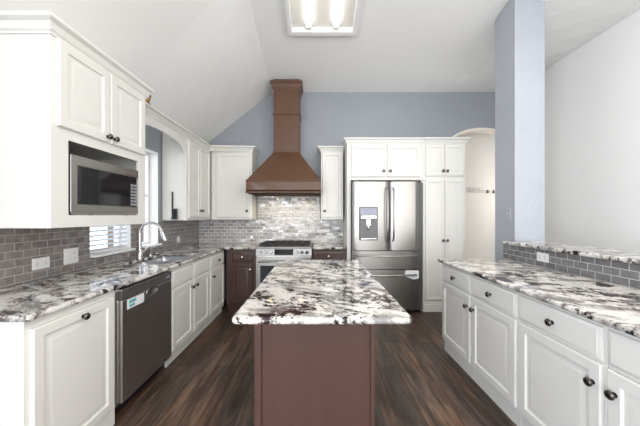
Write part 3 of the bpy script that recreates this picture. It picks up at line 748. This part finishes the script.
# ------------------------------------------------------------------ outlets and switches
def plate(loc, rz, w, h, kind, label, m=None, cat='outlet'):
    t = thing('outlet' if cat == 'outlet' else 'light_switch', label, cat, loc, rz)
    MB().box(-w/2, -.006, -h/2, w/2, 0, h/2).build('cover_plate', m or M['plate'], t, .002)
    if kind == 'h':
        for s in (-1, 1):
            o = MB().box(s*.030-.017, -.0075, -.017, s*.030+.017, -.0061, .017).build('socket', m or M['plate'], t, .001)
            mb = MB(); mb.box(s*.030-.008, -.0080, -.009, s*.030+.006, -.0076, -.006).box(s*.030-.008, -.0080, .006, s*.030+.006, -.0076, .009); mb.build('slot', M['slot'], o)
    elif kind == 'v':
        for s in (-1, 1):
            o = MB().box(-.017, -.0075, s*.022-.014, .017, -.0061, s*.022+.014).build('socket', m or M['plate'], t, .001)
            mb = MB(); mb.box(-.009, -.0080, s*.022-.006, -.006, -.0076, s*.022+.007).box(.006, -.0080, s*.022-.006, .009, -.0076, s*.022+.007); mb.build('slot', M['slot'], o)
    elif kind == '2':
        for s in (-1, 1):
            o = MB().box(s*.028-.017, -.0075, -.034, s*.028+.017, -.0061, .034).build('switch_rocker' if s < 0 else 'socket', m or M['plate'], t, .001)
            if s > 0:
                mb = MB()
                for q in (-1, 1): mb.box(s*.028-.008, -.0080, q*.018-.005, s*.028-.005, -.0076, q*.018+.006).box(s*.028+.005, -.0080, q*.018-.005, s*.028+.008, -.0076, q*.018+.006)
                mb.build('slot', M['slot'], o)
    elif kind == 's':
        MB().box(-.005, -.014, -.012, .005, -.0061, .012).build('switch_toggle', m or M['plate'], t, .001)
    return t
xw = XL+T+.0006
plate((xw, 1.878, 1.028), PI/2, .118, .078, 'h', 'white horizontal outlet on the taupe tile at far left')
plate((xw, 2.107, 1.045), PI/2, .122, .120, '2', 'white double gang plate on the taupe tile beside the window blind')
plate((xw, 3.74, 1.03), PI/2, .072, .078, 'v', 'small white outlet on the taupe tile in the far left corner')
plate((1.9494, 2.33, 1.0), -PI/2, .118, .078, 'h', 'white horizontal outlet on the charcoal bar tile')
plate((-.075, YB-T-.0006, 1.03), 0, .118, .075, 'h', 'grey horizontal outlet on pearly tile right of the range', M['greyp'])
plate((PX-.0006, 2.93, 1.375), -PI/2, .075, .12, 's', 'pale blue painted switch plate on the plaster pillar', M['pillar'], 'light switch')

# ------------------------------------------------------------------ small things
hk = thing('phone_holder', 'black wall mounted stick holder on the white cabinet side beside sink window', 'holder', (-1.79, 3.349, 1.31))
MB().box(-.008, -.014, .01, .008, -.001, .345).build('bar', M['black'], hk, .004)
MB().box(.014, -.030, .0, .066, -.001, .135).build('pocket', M['black'], hk, .008)
MB().box(-.008, -.020, .0, .0138, -.001, .03).build('bracket', M['black'], hk, .002)
# ornament on top of the valance crown
orn = thing('figurine', 'tiny brown and gold ornament on top of the valance crown', 'figurine', (-1.588, 2.53, 2.4005))
mb = MB().tube([(0, -.035, .010), (0, -.02, .022), (0, .0, .032), (0, .018, .050), (0, .03, .075), (0, .032, .090)], 0, 10, [.004, .012, .018, .014, .010, .007]); mb.build('body', M['gold'], orn, smooth=60)
MB().lathe([(.001, -.014), (.010, -.009), (.013, 0), (.010, .009), (.001, .013)], (0, .034, .096)).build('head', M['hood'], orn, smooth=60)
MB().tube([(0, .044, .096), (0, .062, .090)], 0, 8, [.004, .001]).build('beak', M['black'], orn, smooth=60)
MB().lathe([(.024, 0), (.026, .006), (.012, .012), (.001, .016)], (0, 0, 0)).build('base', M['hood'], orn, smooth=40)
# accordion peg rack and two hooks in the hall
rk = thing('peg_rack', 'white accordion peg rack on the cream hall wall behind the arch', 'coat rack', (2.76, 4.998, 1.83-.05))
for k in range(5):
    x = k*.062
    mb = MB()
    for s in (-1, 1): mb.prism([(x, .05-s*.05), (x+.010, .05-s*.05), (x+.072, .05+s*.05), (x+.062, .05+s*.05)], 'y', -.012-(.008 if s > 0 else 0), -.005-(.007 if s > 0 else 0))
    mb.build('lattice_slat', M['white'], rk)
    MB().lathe([(.006, 0), (.006, .05), (.012, .055), (.012, .065), (.001, .07)], (x+.035, -.021, .05), 'y', 10).build('peg', M['nickel'], rk, smooth=40)
hooks = []
for n, x in enumerate((3.15, 3.265)):
    h = thing('coat_hook', ('dark metal coat hook on hall wall, nearer the peg rack', 'dark metal coat hook on hall wall, nearer the pillar')[n], 'hook', (x, 4.999, 1.80))
    MB().box(-.015, -.006, -.03, .015, 0, .035).build('back_plate', M['bronze'], h, .003)
    MB().tube([(0, -.006, -.01), (0, -.04, -.02), (0, -.055, .005), (0, -.055, .025)], .007, 8).build('hook_arm', M['bronze'], h, smooth=60)
# ------------------------------------------------------------------ ceiling fixtures
LY0, LY1 = 2.15, 3.27; lx0, lx1 = -.345, .47
def tilt(y): return zc(y)
cl = thing('ceiling_light', 'white framed rectangular fluorescent ceiling light above the island', 'ceiling light', (0, 0, 0))
mb = MB()
def slab(mb, x0, y0, x1, y1, a, b):      # follows the ceiling, a..b below it
    ys_ = [y0]+[y for y in (2.6,) if y0 < y < y1]+[y1]
    for p, q in zip(ys_, ys_[1:]):
        mb.loft([[(x0, p, zc(p)-b), (x1, p, zc(p)-b), (x1, p, zc(p)-a), (x0, p, zc(p)-a)], [(x0, q, zc(q)-b), (x1, q, zc(q)-b), (x1, q, zc(q)-a), (x0, q, zc(q)-a)]])
f = .045
for a in ((lx0, LY0, lx0+f, LY1), (lx1-f, LY0, lx1, LY1), (lx0+f, LY0, lx1-f, LY0+f), (lx0+f, LY1-f, lx1-f, LY1)): slab(mb, *a, .001, .075)
mb.build('frame', M['white'], cl)
mb = MB(); slab(mb, lx0+f, LY0+f, lx1-f, LY1-f, .002, .012); mb.build('reflector', mat('lamp_reflector', (.72, .70, .65), .5), cl)
for x in (-.10, .225):
    mb = MB(); mb.tube([(x, LY0+.10, zc(LY0+.1)-.045), (x, 2.6, zc(2.6)-.045), (x, LY1-.12, zc(LY1-.12)-.045)], .038, 14); mb.build('tube_lamp', M['tube'], cl, smooth=60)
    mb = MB(); mb.box(x-.03, LY1-.115, zc(LY1-.1)-.075, x+.03, LY1-.085, zc(LY1-.1)-.013); mb.build('tube_socket', M['white'], cl)
def fill_can(x, y):  # fixture and lamp added as room fill, out of view
    z = (zc(y) if x < xc(y) else zc(y)+(3.37-zc(y))*(x-xc(y))/(XR-xc(y)))-.001
    t = thing('added_recessed_light', 'small round white recessed ceiling light, unseen, added as fill', 'ceiling light', (x, y, z), 0, 'added recessed lights out of view')
    MB().lathe([(.09, -.03), (.10, -.012), (.10, -.008)], (0, 0, 0)).build('trim_ring', M['white'], t)
    MB().lathe([(.07, -.034), (.07, -.031)], (0, 0, 0)).build('lamp_disc', M['lamp'], t)
    l = bpy.data.lights.new('can_fill', 'AREA'); l.shape = 'DISK'; l.size = .16; l.energy = 16; l.color = (1, .95, .88)
    o = bpy.data.objects.new('can_fill', l); COL.objects.link(o); o.location = (x, y, z-.045)
for p in FILL_CANS: fill_can(*p)
